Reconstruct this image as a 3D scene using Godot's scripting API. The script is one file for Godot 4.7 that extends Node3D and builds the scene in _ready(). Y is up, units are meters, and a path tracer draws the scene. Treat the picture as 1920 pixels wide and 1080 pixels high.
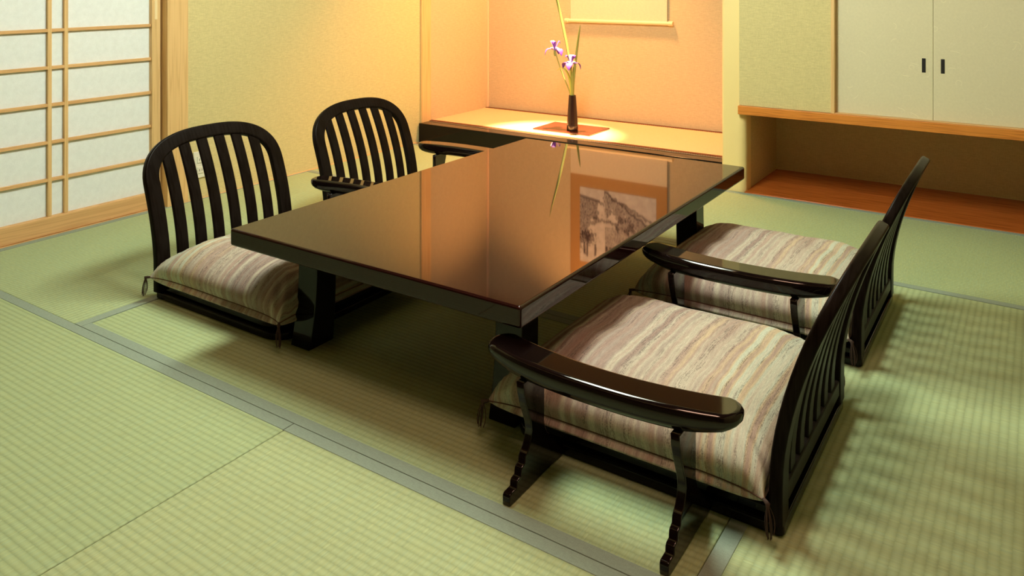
extends Node3D
# Japanese tatami room: low lacquer table, four legless floor chairs with cushions and armrests,
# alcove with hanging scroll and irises, wall cabinet, paper sliding door.

var rng := RandomNumberGenerator.new()
var M := {}
var used := {}

func _ready():
	rng.seed = 20240607
	# ---------------- camera ----------------
	var cam := Camera3D.new()
	cam.name = "camera"
	cam.projection = Camera3D.PROJECTION_FRUSTUM
	cam.near = 0.05
	cam.far = 60.0
	var focal := 1539.3                      # in pixels of the 1920 x 1080 frame, rising-front lens
	cam.size = 1080.0 / focal * cam.near
	cam.frustum_offset = Vector2((960.0 - 820.0) / focal, -(540.0 + 36.0) / focal) * cam.near
	cam.position = Vector3(0, 1.0, 0)
	cam.rotation = Vector3(0, deg_to_rad(36.306), 0)
	add_child(cam)
	cam.current = true
	# ---------------- environment ----------------
	var env := Environment.new()
	env.background_mode = Environment.BG_COLOR
	env.background_color = Color(0.0, 0.0, 0.0)
	env.tonemap_mode = Environment.TONE_MAPPER_LINEAR
	env.tonemap_exposure = 0.66
	env.sdfgi_enabled = true
	env.ssao_enabled = true
	env.ssil_enabled = true
	var we := WorldEnvironment.new()
	we.name = "environment"
	we.environment = env
	add_child(we)
	# ---------------- key light: the long pendant lamp over the table ----------------
	for z in [-0.36, 0.0, 0.36]:
		omni("pendant_lamp_light", LAMP + Vector3(0, -0.21, z), KEY_COLOR, KEY / 3.0, 0.20)
	# ---------------- warm ceiling lamp at the near end of the room ----------------
	area_light("second_lamp_light", Vector3(-0.4, 2.315, -0.85), Vector2(0.5, 0.5), Color(1.0, 0.78, 0.67), FILL)
	# ---------------- warm downlight set in the alcove ceiling ----------------
	spot("alcove_light", Vector3(-2.2, 2.17, -4.40), Vector3(-2.66, 0.0, -4.36), 51.0, 0.65, Color(1.0, 0.70, 0.44), TOKO, 0.10)
	spot("alcove_accent_light", Vector3(-2.32, 2.17, -4.32), Vector3(-2.29, 0.12, -4.21), 12.5, 1.0, Color(1.0, 0.84, 0.64), ACCENT, 0.03)
	materials()
	build_shell()
	build_alcove()
	build_cabinet()
	build_shoji()
	build_table()
	build_chairs()
	build_scroll()
	build_flowers()
	build_small()

const LAMP := Vector3(-1.36, 2.16, -2.15)
const KEY := 5.2
const KEY_COLOR := Color(0.965, 1.0, 0.925)
const FILL := 2.5
const TOKO := 11.5
const ACCENT := 120.0

# ======================================================================= helpers
func area_light(called: String, at: Vector3, size: Vector2, c: Color, e: float):
	var l := AreaLight3D.new()
	l.name = called
	l.area_size = size
	l.area_normalize_energy = true
	l.light_color = c
	l.light_energy = e
	l.area_range = 14.0
	l.shadow_enabled = true
	l.position = at
	l.rotation = Vector3(-PI / 2, 0, 0)
	add_child(l)

func omni(called: String, at: Vector3, c: Color, e: float, size: float):
	var l := OmniLight3D.new()
	l.name = called
	l.light_color = c
	l.light_energy = e
	l.omni_range = 14.0
	l.omni_attenuation = 2.0
	l.light_size = size
	l.shadow_enabled = true
	l.position = at
	add_child(l, true)

func spot(called: String, at: Vector3, to: Vector3, angle: float, soft: float, c: Color, e: float, size: float):
	var l := SpotLight3D.new()
	l.name = called
	l.light_color = c
	l.light_energy = e
	l.spot_angle = angle
	l.spot_angle_attenuation = soft
	l.spot_range = 12.0
	l.spot_attenuation = 2.0
	l.light_size = size
	l.shadow_enabled = true
	add_child(l)
	l.look_at_from_position(at, to, Vector3(0, 0, -1))

func numbered(n: String) -> String:
	var k: int = used.get(n, 0)
	used[n] = k + 1
	return n if k == 0 else "%s_%03d" % [n, k]

func thing(called: String, label: String, category: String, at := Vector3.ZERO, turn := 0.0, group := "") -> Node3D:
	var o := Node3D.new()
	o.name = numbered(called)
	add_child(o)
	o.position = at
	o.rotation.y = turn
	o.set_meta("label", label)
	o.set_meta("category", category)
	if group != "":
		o.set_meta("group", group)
	return o

func structure(called: String, at := Vector3.ZERO) -> Node3D:
	var o := Node3D.new()
	o.name = numbered(called)
	add_child(o)
	o.position = at
	o.set_meta("kind", "structure")
	return o

func part(called: String, mesh: Mesh, mat: Material, parent: Node, at := Vector3.ZERO, rot := Vector3.ZERO) -> MeshInstance3D:
	var o := MeshInstance3D.new()
	o.name = called
	o.mesh = mesh
	o.material_override = mat
	o.position = at
	o.rotation = rot
	o.cast_shadow = GeometryInstance3D.SHADOW_CASTING_SETTING_ON
	parent.add_child(o, true)
	return o

func solid(called: String, lo: Vector3, hi: Vector3, mat: Material) -> MeshInstance3D:
	# a top-level box of the setting
	var o := part(numbered(called), rbox(hi - lo, 0.002), mat, self, (lo + hi) * 0.5)
	o.set_meta("kind", "structure")
	return o

func slab(called: String, lo: Vector3, hi: Vector3, mat: Material, parent: Node, r := 0.002) -> MeshInstance3D:
	return part(called, rbox(hi - lo, r), mat, parent, (lo + hi) * 0.5)

func begin() -> SurfaceTool:
	var st := SurfaceTool.new()
	st.begin(Mesh.PRIMITIVE_TRIANGLES)
	return st

func tri(st: SurfaceTool, p: Array, n: Array, uv: Array):
	var g: Vector3 = (p[1] - p[0]).cross(p[2] - p[0])
	if g.length_squared() < 1e-18:
		return
	var order := [0, 1, 2]
	if g.dot(n[0] + n[1] + n[2]) > 0.0:
		order = [0, 2, 1]
	for i in order:
		st.set_normal(n[i])
		st.set_uv(uv[i])
		st.add_vertex(p[i])

func quad(st: SurfaceTool, p: Array, n: Array, uv: Array):
	tri(st, [p[0], p[1], p[2]], [n[0], n[1], n[2]], [uv[0], uv[1], uv[2]])
	tri(st, [p[0], p[2], p[3]], [n[0], n[2], n[3]], [uv[0], uv[2], uv[3]])

func rbox(size: Vector3, r: float, swap := false, segs := 3) -> ArrayMesh:
	# box with rounded edges; uv is (x, z) in metres, or (z, x)
	var st := begin()
	var h := size * 0.5
	r = minf(r, minf(h.x, minf(h.y, h.z)) * 0.98)
	var inner := h - Vector3(r, r, r)
	for axis in 3:
		var a1 := (axis + 1) % 3
		var a2 := (axis + 2) % 3
		var t1 := []
		var t2 := []
		for k in segs + 1:
			var s := -h[a1] + r * (1.0 - cos(PI / 2 * k / segs)) if k < segs else -inner[a1]
			t1.append(s)
			s = -h[a2] + r * (1.0 - cos(PI / 2 * k / segs)) if k < segs else -inner[a2]
			t2.append(s)
		for k in range(segs, -1, -1):
			t1.append(-t1[k])
			t2.append(-t2[k])
		for sgn in [-1.0, 1.0]:
			var P := []
			var N := []
			for i in t1.size():
				var rowp := []
				var rown := []
				for j in t2.size():
					var c := Vector3.ZERO
					c[axis] = sgn * h[axis]
					c[a1] = t1[i]
					c[a2] = t2[j]
					var q := c.clamp(-inner, inner)
					var n := (c - q).normalized()
					rowp.append(q + n * r)
					rown.append(n)
				P.append(rowp)
				N.append(rown)
			for i in t1.size() - 1:
				for j in t2.size() - 1:
					var pp := [P[i][j], P[i + 1][j], P[i + 1][j + 1], P[i][j + 1]]
					var uv := []
					for v in pp:
						uv.append(Vector2(v.z, v.x) if swap else Vector2(v.x, v.z))
					quad(st, pp, [N[i][j], N[i + 1][j], N[i + 1][j + 1], N[i][j + 1]], uv)
	st.index()
	return st.commit()

func outline_normals(o: Array) -> Array:
	var area := 0.0
	for i in o.size():
		var a: Vector2 = o[i]
		var b: Vector2 = o[(i + 1) % o.size()]
		area += a.x * b.y - b.x * a.y
	var s := 1.0 if area > 0 else -1.0
	var out := []
	for i in o.size():
		var a: Vector2 = (o[i] - o[(i - 1 + o.size()) % o.size()]).normalized()
		var b: Vector2 = (o[(i + 1) % o.size()] - o[i]).normalized()
		var na := Vector2(a.y, -a.x) * s
		var nb := Vector2(b.y, -b.x) * s
		var n := (na + nb).normalized()
		out.append([n, 1.0 / maxf(0.5, n.dot(na))])
	return out

func prism(o: Array, rings: Array, xf := Transform3D(), lifts := []) -> ArrayMesh:
	# outline (x, z) carried up through rings [height, inset, tilt of the normal in radians]
	var st := begin()
	var nn := outline_normals(o)
	var P := []
	var N := []
	for ring in rings:
		var rp := []
		var rn := []
		for i in o.size():
			var n2: Vector2 = nn[i][0]
			var q: Vector2 = o[i] - n2 * ring[1] * nn[i][1]
			var y: float = ring[0]
			if lifts.size() > 0:
				y += lifts[i] * (rings[-1][0] - ring[0]) / (rings[-1][0] - rings[0][0])
			rp.append(xf * Vector3(q.x, y, q.y))
			rn.append((xf.basis * Vector3(n2.x * cos(ring[2]), sin(ring[2]), n2.y * cos(ring[2]))).normalized())
		P.append(rp)
		N.append(rn)
	for k in rings.size() - 1:
		for i in o.size():
			var j := (i + 1) % o.size()
			var pp := [P[k][i], P[k][j], P[k + 1][j], P[k + 1][i]]
			quad(st, pp, [N[k][i], N[k][j], N[k + 1][j], N[k + 1][i]], [Vector2.ZERO, Vector2(1, 0), Vector2(1, 1), Vector2(0, 1)])
	for cap in [[0, -1.0], [rings.size() - 1, 1.0]]:
		var flat := PackedVector2Array()
		for i in o.size():
			flat.append(o[i])
		var ix := Geometry2D.triangulate_polygon(flat)
		var n: Vector3 = (xf.basis * Vector3(0, cap[1], 0)).normalized()
		for t in range(0, ix.size(), 3):
			var pp := []
			for k in 3:
				pp.append(P[cap[0]][ix[t + k]])
			tri(st, pp, [n, n, n], [Vector2.ZERO, Vector2.ZERO, Vector2.ZERO])
	st.index()
	return st.commit()

func edge_rings(y0: float, y1: float, rb: float, rt: float, segs := 4) -> Array:
	var out := []
	for k in segs + 1:
		var a := -PI / 2 + PI / 2 * k / segs
		out.append([y0 + rb * (1 + sin(a)), rb * (1 - cos(a)), a])
	for k in segs + 1:
		var a := PI / 2 * k / segs
		out.append([y1 - rt * (1 - sin(a)), rt * (1 - cos(a)), a])
	return out

func rounded_rect(x0: float, x1: float, z0: float, z1: float, radii: Array, segs := 8) -> Array:
	# radii for the corners (x0,z0) (x1,z0) (x1,z1) (x0,z1)
	var out := []
	var cs := [Vector2(x0 + radii[0], z0 + radii[0]), Vector2(x1 - radii[1], z0 + radii[1]), Vector2(x1 - radii[2], z1 - radii[2]), Vector2(x0 + radii[3], z1 - radii[3])]
	for c in 4:
		for k in segs + 1:
			var a := PI + c * PI / 2 + PI / 2 * k / segs
			out.append(cs[c] + Vector2(cos(a), sin(a)) * radii[c])
	return out

func tube(st: SurfaceTool, pts: Array, wide: Array, thick: Array, side: Vector3, sides := 8):
	# elliptical tube: half-width along «side», half-thickness across it
	var P := []
	var N := []
	for i in pts.size():
		var t: Vector3 = (pts[mini(i + 1, pts.size() - 1)] - pts[maxi(i - 1, 0)]).normalized()
		var s := (side - t * side.dot(t)).normalized()
		var u := t.cross(s).normalized()
		var rp := []
		var rn := []
		for k in sides:
			var a := TAU * k / sides
			rp.append(pts[i] + s * cos(a) * wide[i] + u * sin(a) * thick[i])
			rn.append((s * cos(a) * thick[i] + u * sin(a) * wide[i]).normalized())
		P.append(rp)
		N.append(rn)
	for i in pts.size() - 1:
		for k in sides:
			var j := (k + 1) % sides
			quad(st, [P[i][k], P[i][j], P[i + 1][j], P[i + 1][k]], [N[i][k], N[i][j], N[i + 1][j], N[i + 1][k]], [Vector2(float(k) / sides, 0), Vector2(float(k + 1) / sides, 0), Vector2(float(k + 1) / sides, 1), Vector2(float(k) / sides, 1)])
	for e in [0, pts.size() - 1]:
		var n: Vector3 = (pts[0] - pts[1]).normalized() if e == 0 else (pts[e] - pts[e - 1]).normalized()
		for k in range(1, sides - 1):
			tri(st, [P[e][0], P[e][k], P[e][k + 1]], [n, n, n], [Vector2.ZERO, Vector2.ZERO, Vector2.ZERO])

func lathe(profile: Array, sides := 40) -> ArrayMesh:
	var st := begin()
	for i in profile.size() - 1:
		var a: Vector2 = profile[i]
		var b: Vector2 = profile[i + 1]
		var d := (b - a).normalized()
		var n2 := Vector2(d.y, -d.x)
		for k in sides:
			var t0 := TAU * k / sides
			var t1 := TAU * (k + 1) / sides
			var pp := [Vector3(cos(t0) * a.x, a.y, sin(t0) * a.x), Vector3(cos(t1) * a.x, a.y, sin(t1) * a.x), Vector3(cos(t1) * b.x, b.y, sin(t1) * b.x), Vector3(cos(t0) * b.x, b.y, sin(t0) * b.x)]
			var n0 := Vector3(cos(t0) * n2.x, n2.y, sin(t0) * n2.x)
			var n1 := Vector3(cos(t1) * n2.x, n2.y, sin(t1) * n2.x)
			quad(st, pp, [n0, n1, n1, n0], [Vector2.ZERO, Vector2.ZERO, Vector2.ZERO, Vector2.ZERO])
	st.index()
	return st.commit()

func polyline(pts: Array, n: int) -> Array:
	# smooth curve through points
	var c := Curve3D.new()
	for i in pts.size():
		var t: Vector3 = (pts[mini(i + 1, pts.size() - 1)] - pts[maxi(i - 1, 0)]) / 6.0
		c.add_point(pts[i], -t, t)
	var out := []
	var L := c.get_baked_length()
	for k in n + 1:
		out.append(c.sample_baked(L * k / n, true))
	return out

# ======================================================================= materials
func tex(img: Image) -> ImageTexture:
	return ImageTexture.create_from_image(img)

func mat(called: String, c: Color, rough: float, spec := 0.5) -> StandardMaterial3D:
	var m := StandardMaterial3D.new()
	m.resource_name = called
	m.albedo_color = c
	m.roughness = rough
	m.metallic_specular = spec
	M[called] = m
	return m

func wood_images(seed_: int, along_u: bool, ring: float, contrast: float) -> Array:
	# straight grain with soft figure; returns [colour multiplier image, height image]
	var w := 512
	var n1 := FastNoiseLite.new()
	n1.seed = seed_
	n1.frequency = 0.01
	n1.fractal_octaves = 3
	var img := Image.create(w, w, false, Image.FORMAT_RGB8)
	for y in w:
		for x in w:
			var l := float(x if along_u else y)      # along the grain
			var c := float(y if along_u else x)      # across it
			# tileable by folding
			var lf := absf(l - w * 0.5) * 2.0
			var cf := absf(c - w * 0.5) * 2.0
			var warp := n1.get_noise_2d(lf * 0.22, cf * 0.8) * 3.0
			var g := 0.5 + 0.5 * sin((cf * ring + warp * 7.0) * 0.35)
			var fine := n1.get_noise_2d(lf * 0.5 + 900.0, cf * 14.0)
			var v := 1.0 - contrast * (0.55 * g * g + 0.35 * (0.5 + fine))
			img.set_pixel(x, y, Color(v, lerpf(v, v * v, 0.35), lerpf(v, v * v, 0.75)))
	return [tex(img)]

func triplanar(m: StandardMaterial3D, s: Vector3):
	m.uv1_triplanar = true
	m.uv1_world_triplanar = true
	m.uv1_scale = s
	m.uv1_triplanar_sharpness = 8.0

func materials():
	# --- lacquers
	mat("corner_wood", Color(0.93, 0.78, 0.62), 0.5, 0.4)
	mat("table_lacquer", Color(0.14, 0.045, 0.036), 0.03, 0.44)
	mat("black_lacquer", Color(0.06, 0.05, 0.045), 0.10, 0.34)
	mat("arm_lacquer", Color(0.07, 0.04, 0.035), 0.05, 0.45)
	mat("chair_back", Color(0.11, 0.09, 0.08), 0.33, 0.17)
	mat("tray_lacquer", Color(0.30, 0.11, 0.07), 0.06, 0.7)
	mat("vase_glaze", Color(0.17, 0.10, 0.09), 0.18, 0.6)
	# --- chair back: dark stained ash grain
	var g0: Array = wood_images(3, false, 0.10, 0.35)
	M.chair_back.albedo_texture = g0[0]
	triplanar(M.chair_back, Vector3(4, 2, 4))
	# --- pale cypress, vertical and horizontal grain
	var gv: Array = wood_images(7, false, 0.13, 0.10)
	var gh: Array = wood_images(11, true, 0.13, 0.10)
	for a in [["cypress_v", Color(0.90, 0.76, 0.53), gv], ["cypress_h", Color(0.88, 0.71, 0.49), gh], ["pale_post", Color(0.95, 0.87, 0.61), gv]]:
		var m := mat(a[0], a[1], 0.55, 0.4)
		m.albedo_texture = a[2][0]
		triplanar(m, Vector3(4, 0.5, 4) if a[2] == gv else Vector3(0.5, 4, 0.5))
	M.pale_post.albedo_texture = null
	# --- orange shelf wood
	var go: Array = wood_images(23, true, 0.05, 0.20)
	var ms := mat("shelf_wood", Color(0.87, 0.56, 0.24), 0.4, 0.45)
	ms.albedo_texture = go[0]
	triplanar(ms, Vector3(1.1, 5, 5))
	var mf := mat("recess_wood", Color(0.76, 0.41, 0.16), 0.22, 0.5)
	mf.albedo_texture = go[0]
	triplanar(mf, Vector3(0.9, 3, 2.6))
	var mc := mat("ceiling_wood", Color(0.30, 0.18, 0.125), 0.7, 0.3)
	mc.albedo_texture = gh[0]
	triplanar(mc, Vector3(0.6, 2, 2))
	# --- woven wall covering
	var img := Image.create(256, 256, false, Image.FORMAT_RGB8)
	var n := FastNoiseLite.new()
	n.seed = 5
	n.frequency = 0.09
	var r2 := RandomNumberGenerator.new()
	r2.seed = 99
	for y in 256:
		for x in 256:
			var v := 0.93 + 0.05 * n.get_noise_2d(x * 0.35, y * 2.6) + 0.03 * n.get_noise_2d(x * 3.0, y * 0.4) + r2.randf_range(-0.035, 0.035)
			img.set_pixel(x, y, Color(v, v, v * 0.985))
	var wt := tex(img)
	for a in [["wall_cloth", Color(0.88, 0.83, 0.62)], ["alcove_cloth", Color(0.85, 0.77, 0.62)], ["plain_wall", Color(0.55, 0.50, 0.36)]]:
		var m := mat(a[0], a[1], 0.95, 0.2)
		m.albedo_texture = wt
		triplanar(m, Vector3(2.4, 2.4, 2.4))
	# --- shoji paper
	var img2 := Image.create(256, 256, false, Image.FORMAT_RGB8)
	for y in 256:
		for x in 256:
			var v := 0.97 + 0.02 * n.get_noise_2d(x * 0.6, y * 0.6) + r2.randf_range(-0.012, 0.012)
			img2.set_pixel(x, y, Color(v, v, v))
	var mp := mat("shoji_paper", Color(0.945, 0.97, 0.975), 0.9, 0.2)
	mp.albedo_texture = tex(img2)
	triplanar(mp, Vector3(2, 2, 2))
	# --- fibre paper of the cabinet doors
	var dimg := Image.create(1024, 1024, false, Image.FORMAT_RGB8)
	for y in 1024:
		for x in 1024:
			var v := 0.90 + 0.015 * n.get_noise_2d(x * 0.5, y * 0.5) + r2.randf_range(-0.012, 0.012)
			dimg.set_pixel(x, y, Color(v, v, v * 0.99))
	for k in 420:
		var p := Vector2(r2.randf() * 1024, r2.randf() * 1024)
		var big := k < 26
		var a := r2.randfn(-0.35, 0.5)
		var bend := r2.randfn(0, 0.05)
		var gain := r2.randf_range(0.025, 0.06) if not big else r2.randf_range(0.10, 0.16)
		for s in (r2.randi_range(18, 60) if not big else r2.randi_range(40, 90)):
			var xx := posmod(int(p.x), 1024)
			var yy := posmod(int(p.y), 1024)
			for w in (2 if big else 1):
				var q := dimg.get_pixel(xx, posmod(yy + w, 1024))
				dimg.set_pixel(xx, posmod(yy + w, 1024), Color(minf(q.r + gain, 1), minf(q.g + gain, 1), minf(q.b + gain * 1.3, 1)))
			p += Vector2(cos(a), sin(a))
			a += bend
	var md := mat("fibre_paper", Color(0.955, 0.925, 0.79), 0.85, 0.3)
	md.albedo_texture = tex(dimg)
	triplanar(md, Vector3(1.55, 1.55, 1.55))
	# --- tatami: ridges along the length, rush strands across
	var tw := 512
	var th := 320
	var timg := Image.create(tw, th, false, Image.FORMAT_RGB8)
	var himg := Image.create(tw, th, false, Image.FORMAT_RGB8)
	var strands := 128
	var rows := 8
	var tone := []
	for rr in rows * 2:
		var line := []
		for s in strands:
			line.append(r2.randfn(0.0, 1.0))
		tone.append(line)
	for y in th:
		for x in tw:
			var rowf := float(y) / th * rows
			var row := int(rowf)
			var fy := rowf - row
			var sx := float(x) / tw * strands
			var si := int(sx) % strands
			var fx := sx - floorf(sx)
			var ridge := maxf(0.0, sin(PI * fy))
			var strand := sin(PI * fx)
			var v: float = 0.86 + 0.095 * ridge + 0.016 * tone[row][si]
			var warmth: float = 0.008 * tone[row + 8][si]
			timg.set_pixel(x, y, Color(clampf(v + warmth, 0, 1), clampf(v, 0, 1), clampf(v - warmth * 1.5 - 0.01, 0, 1)))
			var hh := 0.25 + 0.65 * ridge + 0.10 * strand * ridge
			himg.set_pixel(x, y, Color(hh, hh, hh))
	var ttex := tex(timg)
	var htex := tex(himg)
	for k in 3:
		var m := mat("tatami_%d" % k, [Color(0.70, 0.765, 0.585), Color(0.69, 0.755, 0.57), Color(0.71, 0.76, 0.575)][k], 0.75, 0.35)
		m.albedo_texture = ttex
		m.heightmap_enabled = true
		m.heightmap_texture = htex
		m.heightmap_scale = 0.07
		m.uv1_scale = Vector3(1.0 / 0.30, 1.0 / 0.136, 1.0)
		m.uv1_offset = Vector3(0.13 * k, 0.31 * k, 0)
	var mh := mat("border_cloth", Color(0.60, 0.66, 0.605), 0.8, 0.3)
	mh.albedo_texture = wt
	triplanar(mh, Vector3(6, 6, 6))
	# --- alcove mat and its hem
	var mg := mat("alcove_mat", Color(0.94, 0.78, 0.60), 0.8, 0.3)
	mg.albedo_texture = ttex
	mg.heightmap_enabled = true
	mg.heightmap_texture = htex
	mg.heightmap_scale = 0.05
	mg.uv1_scale = Vector3(1.0 / 0.16, 1.0 / 0.07, 1.0)
	var hem := Image.create(64, 32, false, Image.FORMAT_RGB8)
	for y in 32:
		for x in 64:
			var on := ((x / 8 + y / 8) % 2) == 0
			hem.set_pixel(x, y, Color(0.27, 0.14, 0.09) if on else Color(0.52, 0.34, 0.21))
	var mhm := mat("hem_brocade", Color(1, 1, 1), 0.8, 0.3)
	mhm.albedo_texture = tex(hem)
	mhm.uv1_scale = Vector3(1.0 / 0.05, 1.0 / 0.022, 1.0)
	# --- cushion cloth: streaked weave
	var cw := 768
	var ch := 384
	var cimg := Image.create(cw, ch, false, Image.FORMAT_RGB8)
	var nb := FastNoiseLite.new()
	nb.seed = 31
	nb.frequency = 0.011
	nb.fractal_octaves = 2
	var ns := FastNoiseLite.new()
	ns.seed = 77
	ns.frequency = 0.05
	ns.fractal_octaves = 3
	var pal := [Color(0.60, 0.51, 0.47), Color(0.69, 0.63, 0.56), Color(0.76, 0.75, 0.67), Color(0.73, 0.76, 0.69), Color(0.75, 0.68, 0.56), Color(0.65, 0.57, 0.52), Color(0.72, 0.69, 0.62), Color(0.61, 0.55, 0.51)]
	for y in ch:
		for x in cw:
			var wob := 7.0 * ns.get_noise_2d(x * 0.03, y * 0.07)
			var xx := x + wob
			var b := 0.5 + 0.75 * nb.get_noise_2d(xx * 2.2, y * 0.10) + xx / cw * 2.4
			var f := fposmod(b * 3.6, float(pal.size()))
			var c: Color = pal[int(f) % pal.size()].lerp(pal[(int(f) + 1) % pal.size()], f - floorf(f))
			var streak := ns.get_noise_2d(xx * 9.0, y * 0.55 + 300.0)
			var region := nb.get_noise_2d(xx * 3.4 + 700.0, y * 0.25)
			if streak > 0.02 and region > 0.02 and r2.randf() < 0.62:
				c = c.lerp(Color(0.26, 0.23, 0.23), clampf((streak - 0.02) * 2.0, 0, 0.5) * clampf(region * 6.0, 0, 1))
			var fib := 1.0 + 0.12 * ns.get_noise_2d(xx * 16.0, y * 1.1 + 900.0) + r2.randf_range(-0.05, 0.05)
			cimg.set_pixel(x, y, Color(c.r * fib, c.g * fib, c.b * fib).clamp())
	var mcu := mat("cushion_cloth", Color(1, 1, 1), 0.75, 0.3)
	mcu.albedo_texture = tex(cimg)
	mat("cushion_piping", Color(0.42, 0.31, 0.27), 0.8, 0.3)
	mat("tassel_thread", Color(0.28, 0.23, 0.20), 0.9, 0.2)
	# --- scroll
	mat("scroll_band", Color(0.93, 0.86, 0.74), 0.8, 0.3).albedo_texture = wt
	M.scroll_band.uv1_scale = Vector3(3, 1, 1)
	mat("scroll_mount", Color(0.74, 0.57, 0.34), 0.75, 0.35).albedo_texture = wt
	M.scroll_mount.uv1_scale = Vector3(3, 4, 1)
	mat("roller_wood", Color(0.94, 0.85, 0.66), 0.5, 0.4)
	mat("ink_painting", Color(1, 1, 1), 0.85, 0.25).albedo_texture = tex(ink_landscape())
	mat("cord", Color(0.40, 0.28, 0.18), 0.8)
	# --- plants
	mat("leaf_green", Color(0.58, 0.60, 0.30), 0.5)
	mat("leaf_pale", Color(0.80, 0.76, 0.32), 0.5)
	mat("petal_violet", Color(0.40, 0.19, 0.62), 0.6)
	mat("petal_white", Color(0.90, 0.82, 0.92), 0.6)
	mat("petal_yellow", Color(0.93, 0.80, 0.30), 0.6)
	# --- small
	mat("white_plastic", Color(0.88, 0.88, 0.82), 0.4)
	mat("dark_slot", Color(0.08, 0.08, 0.08), 0.6)
	mat("pull_black", Color(0.06, 0.055, 0.05), 0.5)
	mat("lamp_frame", Color(0.62, 0.45, 0.27), 0.6)
	var ml := mat("lamp_diffuser", Color(0.95, 0.95, 0.92), 0.7)
	ml.emission_enabled = true
	ml.emission = Color(0.98, 1.0, 0.95)
	ml.emission_energy_multiplier = 3.0
	var mw := mat("warm_diffuser", Color(0.95, 0.92, 0.86), 0.7)
	mw.emission_enabled = true
	mw.emission = Color(1.0, 0.82, 0.66)
	mw.emission_energy_multiplier = 2.5
	mat("metal_ring", Color(0.80, 0.78, 0.74), 0.3).metallic = 0.8
	var mb := mat("bulb_glass", Color(1, 0.95, 0.85), 0.5)
	mb.emission_enabled = true
	mb.emission = Color(1.0, 0.75, 0.48)
	mb.emission_energy_multiplier = 3.0

func ink_landscape() -> Image:
	# rough ink wash: banks, a mountain flank and trees; v runs from the lower edge upwards
	var w := 320
	var h := 296
	var img := Image.create(w, h, false, Image.FORMAT_RGB8)
	var n := FastNoiseLite.new()
	n.seed = 12
	n.frequency = 0.02
	n.fractal_octaves = 4
	for y in h:
		for x in w:
			var u := float(x) / w
			var v := 1.0 - float(y) / h
			var k := n.get_noise_2d(x * 1.4, y * 1.4)
			var k2 := n.get_noise_2d(x * 5.0 + 400, y * 5.0)
			var d := 0.10 + 0.10 * k
			# left bank
			if v > 0.13 + 0.12 * u and u < 0.30 - 0.42 * maxf(0, v - 0.20) + 0.16 * k:
				d += 0.22 + 0.55 * maxf(0.0, k2 + 0.15)
			# right flank, two ridges
			var r1 := 0.03 + (u - 0.34) * 0.62
			if u > 0.33 + 0.05 * k and v > r1 + 0.05 * k and v < r1 + 0.26 + 0.25 * k:
				d += 0.20 + 0.75 * maxf(0, k2)
			if u > 0.33 and absf(v - r1 - 0.05 * k) < 0.022:
				d += 0.38
			var rb := 0.12 + (u - 0.52) * 0.50
			if u > 0.52 and absf(v - rb - 0.04 * k) < 0.016:
				d += 0.35
			# left ridge line
			if u < 0.27 and absf(v - 0.12 - 0.15 * u) < 0.018:
				d += 0.45
			# middle strokes
			if u > 0.18 and u < 0.52 and absf(v - 0.40 - 0.10 * (u - 0.2) - 0.03 * k2) < 0.018:
				d += 0.42
			if (Vector2(u - 0.60, (v - 0.42) * 1.3)).length() < 0.12 + 0.10 * k:
				d += 0.22 + 0.5 * maxf(0, k2)
			# upper right slope
			if u > 0.34 and v > 0.48 + 0.10 * k and v < 0.90 - 0.2 * absf(u - 0.7):
				d += 0.14 + 0.45 * maxf(0, k2 + 0.1)
			# trees
			if (Vector2(u - 0.10, (v - 0.66) * 1.2)).length() < 0.10 + 0.12 * k2:
				d += 0.5
			for t in [0.06, 0.10, 0.21, 0.36, 0.41]:
				if absf(u - t - 0.01 * k2) < 0.014 and v > 0.74 and v < 0.90 + 0.05 * k and v > 0.5:
					d += 0.5
			d = clampf(d, 0.04, 0.86)
			img.set_pixel(x, y, Color(0.84, 0.83, 0.82).lerp(Color(0.12, 0.11, 0.12), d))
	return img

# ======================================================================= the room
const WX := -3.11      # left wall face
const BZ := -3.985     # line of the alcove and cabinet fronts
const RX := 0.42       # right wall
const H := 2.50

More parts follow.
